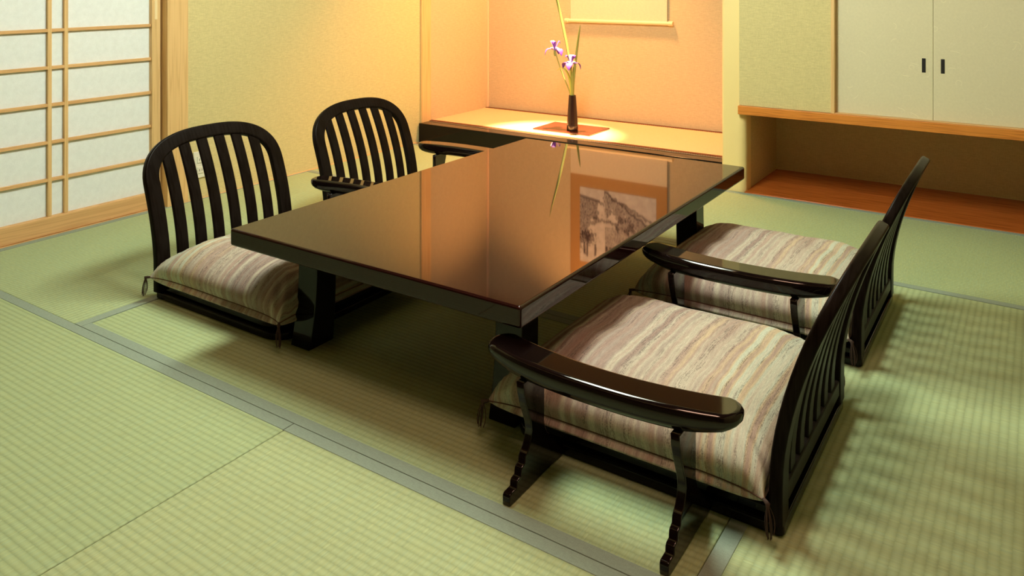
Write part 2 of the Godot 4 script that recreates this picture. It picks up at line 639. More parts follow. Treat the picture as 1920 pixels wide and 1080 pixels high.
func build_shell():
	# ---- floor: eight mats of the room, then the boards of the room the camera stands in
	var fl := structure("floor")
	slab("subfloor", Vector3(-3.4, -0.12, -5.2), Vector3(1.4, -0.034, 2.6), M.ceiling_wood, fl)
	# x0, x1, z0, z1, long side along x, borders lie on the long sides
	var mats := [
		[-3.128, -2.236, -3.065, -1.302, false], [-2.236, -0.465, -2.182, -1.302, true], [-2.236, -0.465, -3.065, -2.182, true], [-0.465, 0.42, -3.065, -1.302, false],
		[-3.128, -1.358, -1.302, -0.418, true], [-1.358, 0.42, -1.302, -0.418, true], [-3.11, -1.358, -3.978, -3.065, true], [-1.358, 0.42, -3.978, -3.065, true],
	]
	var bw := 0.032
	var k := 0
	for a in mats:
		var lo := Vector3(a[0] + 0.0008, -0.034, a[2] + 0.0008)
		var hi := Vector3(a[1] - 0.0008, 0.0, a[3] - 0.0008)
		var t := part("tatami_mat", rbox(hi - lo, 0.003, not a[4]), M["tatami_%d" % (k % 3)], fl, (lo + hi) * 0.5)
		var c := (lo + hi) * 0.5
		var hs := (hi - lo) * 0.5
		for s in [-1.0, 1.0]:
			if a[4]:
				part("cloth_border", rbox(Vector3(hs.x * 2, 0.004, bw), 0.0012), M.border_cloth, t, Vector3(0, hs.y - 0.0008, s * (hs.z - bw * 0.5)))
			else:
				part("cloth_border", rbox(Vector3(bw, 0.004, hs.z * 2), 0.0012), M.border_cloth, t, Vector3(s * (hs.x - bw * 0.5), hs.y - 0.0008, 0))
		k += 1
	slab("threshold", Vector3(-3.2, -0.034, -0.418), Vector3(1.3, -0.001, -0.29), M.cypress_h, fl)
	for i in 3:
		for j in 2:
			var lo := Vector3(-3.128 + i * 1.47, -0.034, -0.29 + j * 1.36)
			var t := part("tatami_mat", rbox(Vector3(1.468, 0.034, 1.358), 0.003), M["tatami_%d" % ((i + j) % 3)], fl, lo + Vector3(0.734, 0.017, 0.679))
	# ---- ceiling of boards
	var ce := structure("ceiling")
	slab("ceiling_deck", Vector3(-3.4, H + 0.012, -5.2), Vector3(1.4, H + 0.12, 2.6), M.ceiling_wood, ce)
	for i in 16:
		var z := -4.0 + i * 0.41
		slab("board", Vector3(-3.12, H, z + 0.004), Vector3(1.28, H + 0.012, z + 0.406), M.ceiling_wood, ce, 0.003)
	# ---- walls
	var wl := structure("wall_left")
	slab("wall_panel", Vector3(WX - 0.14, -0.1, -5.1), Vector3(WX, H, -2.322), M.wall_cloth, wl)
	slab("upper_wall", Vector3(WX - 0.14, 1.84, -2.322), Vector3(WX, H, -0.30), M.wall_cloth, wl)
	slab("backing_wall", Vector3(WX - 0.14, -0.1, -2.322), Vector3(WX - 0.085, 1.84, -0.30), M.plain_wall, wl)
	slab("far_wall", Vector3(WX - 0.14, -0.1, -0.30), Vector3(WX, H, 2.6), M.plain_wall, wl)
	var wr := structure("wall_right")
	slab("wall_panel", Vector3(RX, -0.1, -5.1), Vector3(RX + 0.12, H, -0.40), M.plain_wall, wr)
	slab("wall_return", Vector3(RX + 0.12, -0.1, -0.42), Vector3(1.4, H, -0.30), M.plain_wall, wr)
	slab("far_wall", Vector3(1.28, -0.1, -0.30), Vector3(1.4, H, 2.6), M.plain_wall, wr)
	solid("wall_front", Vector3(-3.25, -0.1, 2.43), Vector3(1.4, H, 2.55), M.plain_wall)
	# lintel wall between the two rooms
	var lw := structure("wall_lintel")
	slab("wall_panel", Vector3(-3.11, 1.88, -0.41), Vector3(RX, H, -0.31), M.plain_wall, lw)
	slab("lintel_beam", Vector3(-3.11, 1.78, -0.42), Vector3(RX, 1.88, -0.30), M.cypress_h, lw)
	# thin wooden strip at the foot of the left wall
	solid("baseboard_left", Vector3(WX - 0.01, -0.03, -4.03), Vector3(WX + 0.006, 0.003, -2.322), M.cypress_h)

func build_alcove():
	# walls of the alcove
	solid("wall_back", Vector3(-3.2, -0.1, -4.94), Vector3(-1.12, H, -4.82), M.alcove_cloth)
	solid("wall_alcove", Vector3(-1.232, -0.1, -4.83), Vector3(-1.135, H, -4.04), M.wall_cloth)
	var al := structure("wall_alcove_left")
	slab("wall_panel", Vector3(WX - 0.02, 0.0, -4.825), Vector3(WX + 0.003, H, -4.15), M.alcove_cloth, al)
	# hanging wall over the opening, and the alcove's own ceiling
	var hw := structure("wall_hanging")
	slab("wall_panel", Vector3(WX, 1.98, -4.10), Vector3(-1.22, H, -4.02), M.wall_cloth, hw)
	slab("lintel_beam", Vector3(WX, 1.90, -4.115), Vector3(-1.22, 1.98, -4.005), M.cypress_h, hw)
	slab("alcove_ceiling", Vector3(WX, 2.20, -4.83), Vector3(-1.22, 2.24, -4.10), M.ceiling_wood, hw)
	# post strip at the alcove's left front
	solid("trim_1", Vector3(WX - 0.02, 0.0, -4.15), Vector3(WX + 0.012, H, -4.052), M.cypress_v)
	solid("trim_6", Vector3(WX + 0.002, 0.118, -4.821), Vector3(WX + 0.014, 2.2, -4.808), M.corner_wood)
	# rounded pale post between alcove and cabinet
	var post := part(numbered("trim_2"), prism(rounded_rect(-1.234, -1.124, -4.09, -3.985, [0.01, 0.01, 0.034, 0.012]), edge_rings(-0.02, H, 0.001, 0.001, 1)), M.pale_post, self)
	post.set_meta("kind", "structure")
	# raised floor: lacquered front beam, woven mat with brocade hems
	var pf := structure("floor_alcove")
	slab("front_beam", Vector3(WX + 0.006, -0.03, -4.13), Vector3(-1.236, 0.118, -4.03), M.black_lacquer, pf, 0.004)
	slab("core", Vector3(WX, -0.03, -4.83), Vector3(-1.232, 0.10, -4.13), M.ceiling_wood, pf)
	var m := slab("woven_mat", Vector3(WX + 0.004, 0.10, -4.82), Vector3(-1.234, 0.120, -4.13), M.alcove_mat, pf, 0.002)
	slab("brocade_hem", Vector3(-0.935, 0.008, 0.309), Vector3(0.935, 0.0125, 0.3445), M.hem_brocade, m, 0.001)
	slab("brocade_hem", Vector3(-0.935, 0.008, -0.344), Vector3(0.935, 0.0125, -0.313), M.hem_brocade, m, 0.001)
	# fixture of the alcove downlight
	var f := thing("downlight", "round recessed downlight in the alcove ceiling above the irises", "lamp", Vector3(-2.2, 2.2, -4.40))
	part("ring", lathe([Vector2(0.045, -0.001), Vector2(0.062, -0.006), Vector2(0.066, 0.0), Vector2(0.045, 0.001)]), M.metal_ring, f)
	part("bulb", lathe([Vector2(0.0001, -0.002), Vector2(0.044, -0.002), Vector2(0.044, 0.0)]), M.bulb_glass, f)

func build_cabinet():
	# recess under the cabinet
	var rw := structure("wall_recess")
	slab("back_panel", Vector3(-1.16, -0.1, -4.70), Vector3(RX + 0.02, H, -4.566), M.wall_cloth, rw)
	slab("side_panel", Vector3(-1.20, -0.1, -4.60), Vector3(-1.127, H, -4.06), M.wall_cloth, rw)
	var fb := structure("floor_recess")
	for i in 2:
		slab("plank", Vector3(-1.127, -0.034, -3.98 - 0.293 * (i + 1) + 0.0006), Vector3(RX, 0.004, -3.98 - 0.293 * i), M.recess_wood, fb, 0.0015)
	# cabinet
	var c := thing("wall_cabinet", "built-in wall cabinet with two cream paper sliding doors over an open recess", "cabinet", Vector3(-0.35, 0.37, -3.985))
	var o := -Vector3(-0.35, 0.37, -3.985)
	slab("base_board", Vector3(-1.152, 0.370, -4.566) + o, Vector3(RX, 0.411, -3.962) + o, M.shelf_wood, c, 0.0025)
	slab("cloth_panel", Vector3(-1.150, 0.411, -4.10) + o, Vector3(-0.748, 1.9, -3.978) + o, M.wall_cloth, c)
	slab("batten", Vector3(-0.750, 0.411, -4.05) + o, Vector3(-0.735, 1.9, -3.970) + o, M.cypress_v, c)
	slab("lower_rail", Vector3(-0.735, 0.411, -4.06) + o, Vector3(RX, 0.415, -3.972) + o, M.cypress_h, c, 0.001)
	var d1 := slab("sliding_door", Vector3(-0.735, 0.415, -4.022) + o, Vector3(-0.3625, 1.0, -4.000) + o, M.fibre_paper, c, 0.0015)
	var d2 := slab("sliding_door", Vector3(-0.3615, 0.415, -4.022) + o, Vector3(RX - 0.38, 1.0, -4.000) + o, M.fibre_paper, c, 0.0015)
	slab("finger_pull", Vector3(0.1455, -0.094, 0.0105), Vector3(0.1595, -0.034, 0.0125), M.pull_black, d1, 0.001)
	slab("finger_pull", Vector3(-0.174, -0.094, 0.0105), Vector3(-0.160, -0.034, 0.0125), M.pull_black, d2, 0.001)
	slab("cloth_panel", Vector3(0.043, 0.411, -4.10) + o, Vector3(RX, 1.9, -3.978) + o, M.wall_cloth, c)
	slab("top_rail", Vector3(-0.735, 1.0, -4.06) + o, Vector3(0.043, 1.03, -3.958) + o, M.cypress_h, c)
	slab("upper_panel", Vector3(-0.735, 1.03, -4.10) + o, Vector3(0.043, 1.9, -3.978) + o, M.wall_cloth, c)
	slab("carcass", Vector3(-1.127, 0.411, -4.56) + o, Vector3(RX, 0.43, -4.11) + o, M.cypress_h, c)
	solid("wall_over_cabinet", Vector3(-1.150, 1.9, -4.10), Vector3(RX, H, -3.978), M.wall_cloth)

func build_shoji():
	var X := -3.15
	for p in 2:
		var zr := -2.205 + p * 0.895            # right (far) end of the panel
		var d := structure("door_%d" % (p + 1), Vector3(X - 0.034 * p, 0, zr))
		var W := 0.895
		var top := 1.76
		slab("stile", Vector3(-0.022, 0.0, 0.0), Vector3(0.008, top, 0.043), M.cypress_v, d)
		slab("stile", Vector3(-0.022, 0.0, W - 0.043), Vector3(0.008, top, W), M.cypress_v, d)
		slab("rail", Vector3(-0.022, 0.0, 0.043), Vector3(0.008, 0.070, W - 0.043), M.cypress_h, d, 0.004)
		slab("rail", Vector3(-0.022, top - 0.06, 0.043), Vector3(0.008, top, W - 0.043), M.cypress_h, d)
		var zs := [0.043, 0.422 - 0.0085, 0.492 - 0.0085, W - 0.043]
		zs = [[0.043, 0.4235], [0.4405, 0.4915], [0.5085, W - 0.043]]
		for z in [0.432, 0.50]:
			slab("upright_bar", Vector3(-0.0125, 0.070, z - 0.008), Vector3(0.001, top - 0.06, z + 0.008), M.cypress_v, d, 0.0015)
		var ys := [0.070]
		for k in 11:
			var y := 0.214 + 0.1475 * k
			if y > top - 0.1:
				break
			ys.append(y)
			slab("cross_bar", Vector3(-0.0125, y - 0.0065, 0.043), Vector3(0.0, y + 0.0065, W - 0.043), M.cypress_h, d, 0.0015)
		ys.append(top - 0.06)
		for k in ys.size() - 1:
			for zz in zs:
				slab("paper_pane", Vector3(-0.0155, ys[k], zz[0]), Vector3(-0.0125, ys[k + 1], zz[1]), M.shoji_paper, d, 0.0005)
		if p == 0:
			slab("finger_pull", Vector3(0.0075, 0.83, 0.016), Vector3(0.0095, 0.935, 0.030), M.roller_wood, d, 0.001)
	# floor groove sill, head beam and the wide post between door and wall
	solid("trim_3", Vector3(-3.195, -0.034, -2.213), Vector3(-3.1285, -0.0005, -0.30), M.cypress_h)
	solid("trim_4", Vector3(-3.21, 1.76, -2.213), Vector3(-3.10, 1.84, -0.30), M.cypress_h)
	solid("trim_5", Vector3(-3.21, -0.03, -2.322), Vector3(-3.102, H, -2.213), M.cypress_v)

# ======================================================================= furniture
func build_table():
	var c := Vector3(-1.304, 0, -2.233)
	var t := thing("low_table", "long low dark brown lacquered table in the middle of the room", "table", c)
	part("table_top", rbox(Vector3(0.902, 0.046, 1.572), 0.007, false, 5), M.table_lacquer, t, Vector3(0, 0.312, 0))
	for sx in [-1.0, 1.0]:
		for sz in [-1.0, 1.0]:
			# profile in (z, y): straight above, sweeping outward at the foot
			var o := []
			for k in 9:
				var y := 0.29 - 0.29 * k / 8.0
				var f := pow(maxf(0.0, 1.0 - y / 0.22), 2.0) * 0.030
				o.append(Vector2(sz * (0.622 + f), y))
			for k in range(8, -1, -1):
				var y := 0.29 - 0.29 * k / 8.0
				var f := pow(maxf(0.0, 1.0 - y / 0.22), 2.0) * 0.012
				o.append(Vector2(sz * (0.546 + f), y))
			# outline (x of prism = z of table, z of prism = y of table), extruded along table x
			var xf := Transform3D(Basis(Vector3(0, 0, 1), Vector3(1, 0, 0), Vector3(0, 1, 0)), Vector3(sx * 0.3225 - 0.036, 0, 0))
			part("leg", prism(o, edge_rings(0, 0.072, 0.003, 0.003, 2), xf), M.black_lacquer, t)

func lean(y: float) -> float:
	return -pow(maxf(0.0, y - 0.10) / 0.39, 1.7) * 0.118

func on_back(z: float, y: float, off: float) -> Vector3:
	var e := 0.004
	var d := (lean(y + e) - lean(y - e)) / (2 * e)
	var n := Vector3(1, -d, 0).normalized()
	return Vector3(lean(y), y, z) + n * off

func back_sweep(path: Array, widths: Array, thick: float) -> ArrayMesh:
	# rounded bar that follows a path (z, y) lying in the curved plane of the chair back
	var st := begin()
	var sec := []
	var r := 0.006
	var sg := 3
	var P := []
	var N := []
	for i in path.size():
		var t: Vector2 = (path[mini(i + 1, path.size() - 1)] - path[maxi(i - 1, 0)]).normalized()
		var n2 := Vector2(-t.y, t.x)
		var w: float = widths[i] * 0.5
		var rp := []
		for c in 4:
			var cx := (w - r) * (1.0 if c == 0 or c == 3 else -1.0)
			var cy := (thick * 0.5 - r) * (1.0 if c < 2 else -1.0)
			for k in sg + 1:
				var a := PI / 2 * c + PI / 2 * k / sg
				var q := Vector2(cx + r * cos(a), cy + r * sin(a))
				var p2: Vector2 = path[i] + n2 * q.x
				rp.append(on_back(p2.x, p2.y, q.y))
		P.append(rp)
	var m: int = P[0].size()
	for i in path.size():
		var mid := Vector3.ZERO
		for k in m:
			mid += P[i][k]
		mid /= m
		var rn := []
		for k in m:
			var along: Vector3 = P[mini(i + 1, path.size() - 1)][k] - P[maxi(i - 1, 0)][k]
			var around: Vector3 = P[i][(k + 1) % m] - P[i][(k - 1 + m) % m]
			var n := along.cross(around).normalized()
			if n.dot(P[i][k] - mid) < 0:
				n = -n
			rn.append(n)
		N.append(rn)
	for i in path.size() - 1:
		for k in m:
			var j := (k + 1) % m
			quad(st, [P[i][k], P[i][j], P[i + 1][j], P[i + 1][k]], [N[i][k], N[i][j], N[i + 1][j], N[i + 1][k]], [Vector2.ZERO, Vector2.ZERO, Vector2.ZERO, Vector2.ZERO])
	for e in [0, path.size() - 1]:
		var d: Vector2 = path[0] - path[1] if e == 0 else path[e] - path[e - 1]
		var n := Vector3(0, d.y, d.x).normalized()
		for k in range(1, m - 1):
			tri(st, [P[e][0], P[e][k], P[e][k + 1]], [n, n, n], [Vector2.ZERO, Vector2.ZERO, Vector2.ZERO])
	st.index()
	return st.commit()

func arch_y(z: float, half: float, spring: float, rise: float) -> float:
	return spring + rise * pow(maxf(0.0, 1.0 - pow(absf(z) / half, 2.6)), 1.0 / 2.6)

func make_chair(label: String) -> Node3D:
	# faces +x; origin on the floor under the middle of the back
	var t := thing("floor_chair", label, "chair", Vector3.ZERO, 0.0, "legless floor chairs around the low table")
	# seat: base board and a slightly smaller pan above it
	part("base_board", prism(rounded_rect(-0.012, 0.565, -0.281, 0.281, [0.012, 0.075, 0.075, 0.012]), edge_rings(0.001, 0.022, 0.003, 0.005)), M.black_lacquer, t)
	part("seat_pan", prism(rounded_rect(0.004, 0.545, -0.268, 0.268, [0.02, 0.085, 0.085, 0.02]), edge_rings(0.022, 0.044, 0.006, 0.006)), M.black_lacquer, t)
	# bent frame of the back
	var path := []
	var widths := []
	var half := 0.262
	for k in 10:
		path.append(Vector2(-half - 0.002, 0.0225 + 0.3045 * k / 9.0))
		widths.append(0.052)
	for k in range(1, 40):
		var a := PI - PI * k / 40.0
		# superellipse by angle
		var ca := cos(a)
		var sa := sin(a)
		path.append(Vector2(signf(ca) * pow(absf(ca), 2.0 / 2.6) * (half + 0.002), 0.335 + pow(absf(sa), 2.0 / 2.6) * 0.139))
		widths.append(lerpf(0.052, 0.041, pow(sa, 1.5)))
	for k in 10:
		path.append(Vector2(half + 0.002, 0.327 - 0.3045 * k / 9.0))
		widths.append(0.052)
	part("back_frame", back_sweep(path, widths, 0.024), M.chair_back, t)
	for i in 6:
		var z := (i - 2.5) * 0.0738
		var top := arch_y(z, 0.243, 0.335, 0.128)
		var p := []
		var w := []
		for k in 15:
			p.append(Vector2(z, 0.060 + (top - 0.060) * k / 14.0))
			w.append(0.044)
		part("slat", back_sweep(p, w, 0.013), M.chair_back, t)
	slab("bottom_rail", Vector3(-0.010, 0.044, -0.238), Vector3(0.010, 0.080, 0.238), M.chair_back, t, 0.004)
	return t

func cushion_point(u: float, v: float, up: bool) -> Vector3:
	# u across (x), v along (z), both -1..1
	var a := 0.283
	var b := 0.304
	var pull_x := 1.0 - 0.045 * (1.0 - pow(absf(v), 5.0))
	var pull_z := 1.0 - 0.045 * (1.0 - pow(absf(u), 5.0))
	var t := pow(maxf(0.0, (1.0 - pow(absf(u), 5.5))), 0.45) * pow(maxf(0.0, (1.0 - pow(absf(v), 5.5))), 0.45)
	var ear := pow(absf(u * v), 10.0)
	var y := 0.032 + 0.004 * ear
	if up:
		var crown := 0.95 + 0.05 * (1.0 - u * u) * (1.0 - v * v)
		y += 0.110 * t * crown
	else:
		y -= 0.032 * pow(t, 0.7)
	var bulge := 0.020 * sin(PI * clampf(t / 0.95, 0.0, 1.0)) * (1.0 - ear)
	var px := a * u * pull_x * (1.0 + 0.03 * ear) + signf(u) * pow(absf(u), 7.0) * bulge
	var pz := b * v * pull_z * (1.0 + 0.05 * ear) + signf(v) * pow(absf(v), 7.0) * bulge
	return Vector3(px, y, pz)

func make_cushion(label: String) -> Node3D:
	var t := thing("seat_cushion", label, "cushion", Vector3.ZERO, 0.0, "striped cushions on the floor chairs")
	var st := begin()
	var n := 44
	var ts := []
	for i in n + 1:
		var s := -1.0 + 2.0 * i / n
		ts.append(signf(s) * (1.0 - pow(1.0 - absf(s), 1.7)))
	var wr := FastNoiseLite.new()
	wr.seed = 8
	wr.frequency = 3.0
	for up in [true, false]:
		var P := []
		for i in n + 1:
			var row := []
			for j in n + 1:
				var p := cushion_point(ts[i], ts[j], up)
				if up and absf(ts[i]) < 0.999 and absf(ts[j]) < 0.999:
					p.y += 0.010 * wr.get_noise_2d(p.x * 1.6, p.z * 1.6) * (1.0 - pow(absf(ts[i]), 6.0)) * (1.0 - pow(absf(ts[j]), 6.0))
					# creases running from the corners
					var cr := pow(absf(ts[i] * ts[j]), 3.0)
					p.y += 0.006 * cr * sin(40.0 * (absf(ts[i]) - absf(ts[j])))
				row.append(p)
			P.append(row)
		# arc length along z gives the stripes their run down the sides
		for i in n:
			for j in n:
				var pp := [P[i][j], P[i + 1][j], P[i + 1][j + 1], P[i][j + 1]]
				var nn := []
				var uv := []
				for q in [[i, j], [i + 1, j], [i + 1, j + 1], [i, j + 1]]:
					var i0 := maxi(q[0] - 1, 0)
					var i1 := mini(q[0] + 1, n)
					var j0 := maxi(q[1] - 1, 0)
					var j1 := mini(q[1] + 1, n)
					var nv: Vector3 = (P[i1][q[1]] - P[i0][q[1]]).cross(P[q[0]][j1] - P[q[0]][j0])
					nv = nv.normalized() * (-1.0 if up else 1.0)
					nn.append(nv)
					uv.append(Vector2(float(q[0]) / n, float(q[1]) / n * 0.9 + (0.0 if up else 0.1)))
				quad(st, pp, nn, uv)
	st.index()
	part("cover", st.commit(), M.cushion_cloth, t)
	# piping along the seam
	var sp := begin()
	var loop := []
	for k in 4:
		for i in 24:
			var s := -1.0 + 2.0 * i / 24.0
			var q: Vector2 = [Vector2(s, -1), Vector2(1, s), Vector2(-s, 1), Vector2(-1, -s)][k]
			loop.append(cushion_point(q.x, q.y, true) * Vector3(1.002, 1, 1.002))
	loop.append(loop[0])
	var rad := []
	for i in loop.size():
		rad.append(0.0013)
	tube(sp, loop, rad, rad, Vector3.UP, 5)
	part("seam_piping", sp.commit(), M.cushion_piping, t)
	# a tassel hangs from each corner
	for cx in [-1.0, 1.0]:
		for cz in [-1.0, 1.0]:
			var s2 := begin()
			var c := cushion_point(cx, cz, true)
			var outw := Vector3(cx, 0, cz).normalized()
			var knot := c + outw * 0.010
			tube(s2, [c - outw * 0.004, c + outw * 0.004, knot, knot + Vector3(0, -0.010, 0)], [0.003, 0.004, 0.005, 0.003], [0.003, 0.004, 0.005, 0.003], Vector3.UP if absf(cx) < 0 else outw.cross(Vector3.UP), 6)
			for k in 9:
				var a := rng.randf() * TAU
				var spread := rng.randf_range(0.002, 0.013)
				var len_ := rng.randf_range(0.050, 0.060)
				var q := []
				for m in 6:
					var f := m / 5.0
					q.append(knot + Vector3(cos(a), 0, sin(a)) * spread * sin(f * 2.4) + Vector3(0, -len_ * f, 0) + outw * 0.006 * f)
				var rr := []
				for m in 6:
					rr.append(0.0010)
				tube(s2, q, rr, rr, Vector3(1, 0, 0.3), 4)
			part("corner_tassel", s2.commit(), M.tassel_thread, t)
	return t

func make_armrest(label: String) -> Node3D:
	# origin on the floor at its middle; the rest runs along x, its bowed side towards +z
	var t := thing("armrest", label, "armrest", Vector3.ZERO, 0.0, "freestanding lacquered armrests beside the chairs")
	var o := []
	var L := 0.230
	# bowed side (+z), then the rounded end, then the hollow side (-z), then the other end
	var n := 28
	for k in n + 1:
		var s := -1.0 + 2.0 * k / n
		var x := s * L * (0.96 if absf(s) < 1 else 0.96)
		o.append(Vector2(x, 0.076 - 0.030 * pow(absf(s), 2.4) ))
	for k in range(1, 8):
		var a := PI / 2 - PI * k / 8.0
		var zc := (0.046 - 0.040) * 0.5
		o.append(Vector2(L * 0.96 + 0.034 * cos(a), zc + 0.043 * sin(a)))
	for k in n + 1:
		var s := 1.0 - 2.0 * k / n
		o.append(Vector2(s * L * 0.96, -0.006 - 0.034 * pow(absf(s), 2.0)))
	for k in range(1, 8):
		var a := -PI / 2 - PI * k / 8.0
		var zc := (0.046 - 0.040) * 0.5
		o.append(Vector2(-L * 0.96 + 0.034 * cos(a), zc + 0.043 * sin(a)))
	var rings := []
	# hollowed underside, round outer edge, soft top edge
	rings.append([0.2155, 0.026, -1.5])
	for k in 5:
		var a := -1.25 + 1.25 * k / 4.0
		rings.append([0.244 + 0.029 * sin(a), 0.026 * (1 - cos(a)), a])
	for k in range(1, 6):
		var a := PI / 2 * k / 5.0
		rings.append([0.250 + 0.012 * sin(a), 0.012 * (1 - cos(a)), a])
	var lifts := []
	for q in o:
		lifts.append(0.018 * pow(clampf((absf(q.x) - 0.165) / 0.09, 0.0, 1.0), 1.5))
	part("arm_top", prism(o, rings, Transform3D(), lifts), M.arm_lacquer, t)
	# two board legs with a waisted, stepped outline in (z, y)
	var half := [[0.110, 0.001], [0.110, 0.019], [0.106, 0.023], [0.084, 0.024], [0.083, 0.033], [0.079, 0.037], [0.068, 0.039], [0.066, 0.050], [0.062, 0.054], [0.053, 0.057], [0.051, 0.068], [0.046, 0.073], [0.037, 0.080], [0.029, 0.094], [0.025, 0.108], [0.028, 0.124], [0.038, 0.146], [0.049, 0.170], [0.057, 0.195], [0.060, 0.2155]]
	for sx in [-1.0, 1.0]:
		var leg := []
		for q in half:
			leg.append(Vector2(q[0], q[1]))
		for k in range(half.size() - 1, -1, -1):
			var hz: float = -half[k][0]
			if half[k][1] > 0.115:
				hz = maxf(hz, -0.026)
			leg.append(Vector2(hz, half[k][1]))
		var xf := Transform3D(Basis(Vector3(0, 0, 1), Vector3(1, 0, 0), Vector3(0, 1, 0)), Vector3(sx * 0.155 - 0.0085, 0, 0))
		part("leg", prism(leg, edge_rings(0, 0.017, 0.0025, 0.0025, 2), xf), M.arm_lacquer, t)
	return t

func copy_of(o: Node3D, label: String) -> Node3D:
	var c: Node3D = o.duplicate()
	var plain := String(o.name)
	c.name = numbered(plain)
	add_child(c)
	c.set_meta("label", label)
	return c

func place(o: Node3D, at: Vector3, turn: float):
	o.position = at
	o.rotation.y = turn

func build_chairs():
	var spots := [
		[Vector3(-0.383, 0, -1.833), PI, "near the camera, right of the table"],
		[Vector3(-0.383, 0, -2.635), PI, "right of the table, by the cabinet"],
		[Vector3(-2.240, 0, -1.842), 0.0, "left of the table, by the paper door"],
		[Vector3(-2.240, 0, -2.603), 0.0, "left of the table, by the alcove"],
	]
	var cl := [
		"black slat-back floor chair on the right side of the table, nearest the camera",
		"black slat-back floor chair on the right side of the table, nearer the cabinet",
		"black slat-back floor chair on the left side of the table, nearer the paper door",
		"black slat-back floor chair on the left side of the table, nearer the alcove",
	]
	var ul := [
		"striped beige cushion on the right-hand chair nearest the camera",
		"striped beige cushion on the right-hand chair nearer the cabinet",
		"striped beige cushion on the left-hand chair nearer the paper door",
		"striped beige cushion on the left-hand chair nearer the alcove",
	]
	var c0: Node3D
	var u0: Node3D
	for i in 4:
		var s: Array = spots[i]
		var c: Node3D = make_chair(cl[0]) if i == 0 else copy_of(c0, cl[i])
		if i == 0:
			c0 = c
		place(c, s[0], s[1])
		var u: Node3D = make_cushion(ul[0]) if i == 0 else copy_of(u0, ul[i])
		if i == 0:
			u0 = u
		var fwd := Vector3(0.302, 0, 0).rotated(Vector3.UP, s[1])
		place(u, s[0] + fwd + Vector3(0, 0.0445, 0), s[1])
	var arms := [
		[Vector3(-0.665, 0, -1.447), 0.0, "curved black armrest standing in the foreground beside the nearest chair"],
		[Vector3(-0.645, 0, -2.205), 0.0, "curved black armrest standing between the two right-hand chairs"],
		[Vector3(-1.955, 0, -2.222), PI, "curved black armrest standing between the two left-hand chairs"],
		[Vector3(-2.045, 0, -2.995), PI, "curved black armrest in front of the alcove step, left of the table"],
	]
	var a0: Node3D
	for i in 4:
		var a: Node3D = make_armrest(arms[0][2]) if i == 0 else copy_of(a0, arms[i][2])
		if i == 0:
			a0 = a
		place(a, arms[i][0], arms[i][1])

# ======================================================================= alcove things
func sheet(w: float, h: float, d: float) -> ArrayMesh:
	# thin upright sheet, front towards +z, uv 0..1 on the front
	var st := begin()
	var x := w * 0.5
	var y := h * 0.5
	var z := d * 0.5
	var n := Vector3(0, 0, 1)
	quad(st, [Vector3(-x, y, z), Vector3(x, y, z), Vector3(x, -y, z), Vector3(-x, -y, z)], [n, n, n, n], [Vector2(0, 0), Vector2(1, 0), Vector2(1, 1), Vector2(0, 1)])
	n = Vector3(0, 0, -1)
	quad(st, [Vector3(-x, y, -z), Vector3(x, y, -z), Vector3(x, -y, -z), Vector3(-x, -y, -z)], [n, n, n, n], [Vector2(0, 0), Vector2(1, 0), Vector2(1, 1), Vector2(0, 1)])
	for e in [[Vector3(-x, y, 0), Vector3(x, y, 0), Vector3.UP], [Vector3(-x, -y, 0), Vector3(x, -y, 0), Vector3.DOWN], [Vector3(-x, -y, 0), Vector3(-x, y, 0), Vector3.LEFT], [Vector3(x, -y, 0), Vector3(x, y, 0), Vector3.RIGHT]]:
		quad(st, [e[0] + Vector3(0, 0, z), e[1] + Vector3(0, 0, z), e[1] - Vector3(0, 0, z), e[0] - Vector3(0, 0, z)], [e[2], e[2], e[2], e[2]], [Vector2.ZERO, Vector2.ZERO, Vector2.ZERO, Vector2.ZERO])
	return st.commit()

func build_scroll():
	var cx := -2.136
	var z := -4.808
	var t := thing("hanging_scroll", "hanging scroll with an ink landscape in a gold mount on the alcove wall", "scroll", Vector3(cx, 0.742, z))
	var w := 0.645
	part("lower_band", sheet(w, 0.165, 0.002), M.scroll_band, t, Vector3(0, 0.8325 - 0.742, 0))
	part("mount", sheet(w, 0.665, 0.002), M.scroll_mount, t, Vector3(0, 1.2475 - 0.742, 0))
	part("upper_band", sheet(w, 0.22, 0.002), M.scroll_band, t, Vector3(0, 1.69 - 0.742, 0))
	part("painting", sheet(0.51, 0.475, 0.0012), M.ink_painting, t, Vector3(0, 1.2325 - 0.742, 0.0016))
	var rod := [Vector2(0.0001, -0.360), Vector2(0.0135, -0.360), Vector2(0.0145, -0.357), Vector2(0.0145, -0.334), Vector2(0.0115, -0.333), Vector2(0.0115, 0.333), Vector2(0.0145, 0.334), Vector2(0.0145, 0.357), Vector2(0.0135, 0.360), Vector2(0.0001, 0.360)]
	part("roller", lathe(rod, 28), M.roller_wood, t, Vector3(0, 0, 0.004), Vector3(0, 0, PI / 2))
	slab("top_rod", Vector3(-0.335, 1.795 - 0.742, -0.008), Vector3(0.335, 1.815 - 0.742, 0.006), M.roller_wood, t, 0.004)
	var st := begin()
	tube(st, [Vector3(-0.12, 1.815 - 0.742, -0.002), Vector3(0, 1.90 - 0.742, -0.006), Vector3(0.12, 1.815 - 0.742, -0.002)], [0.003, 0.003, 0.003], [0.003, 0.003, 0.003], Vector3(0, 0, 1), 6)
	part("hanging_cord", st.commit(), M.cord, t)

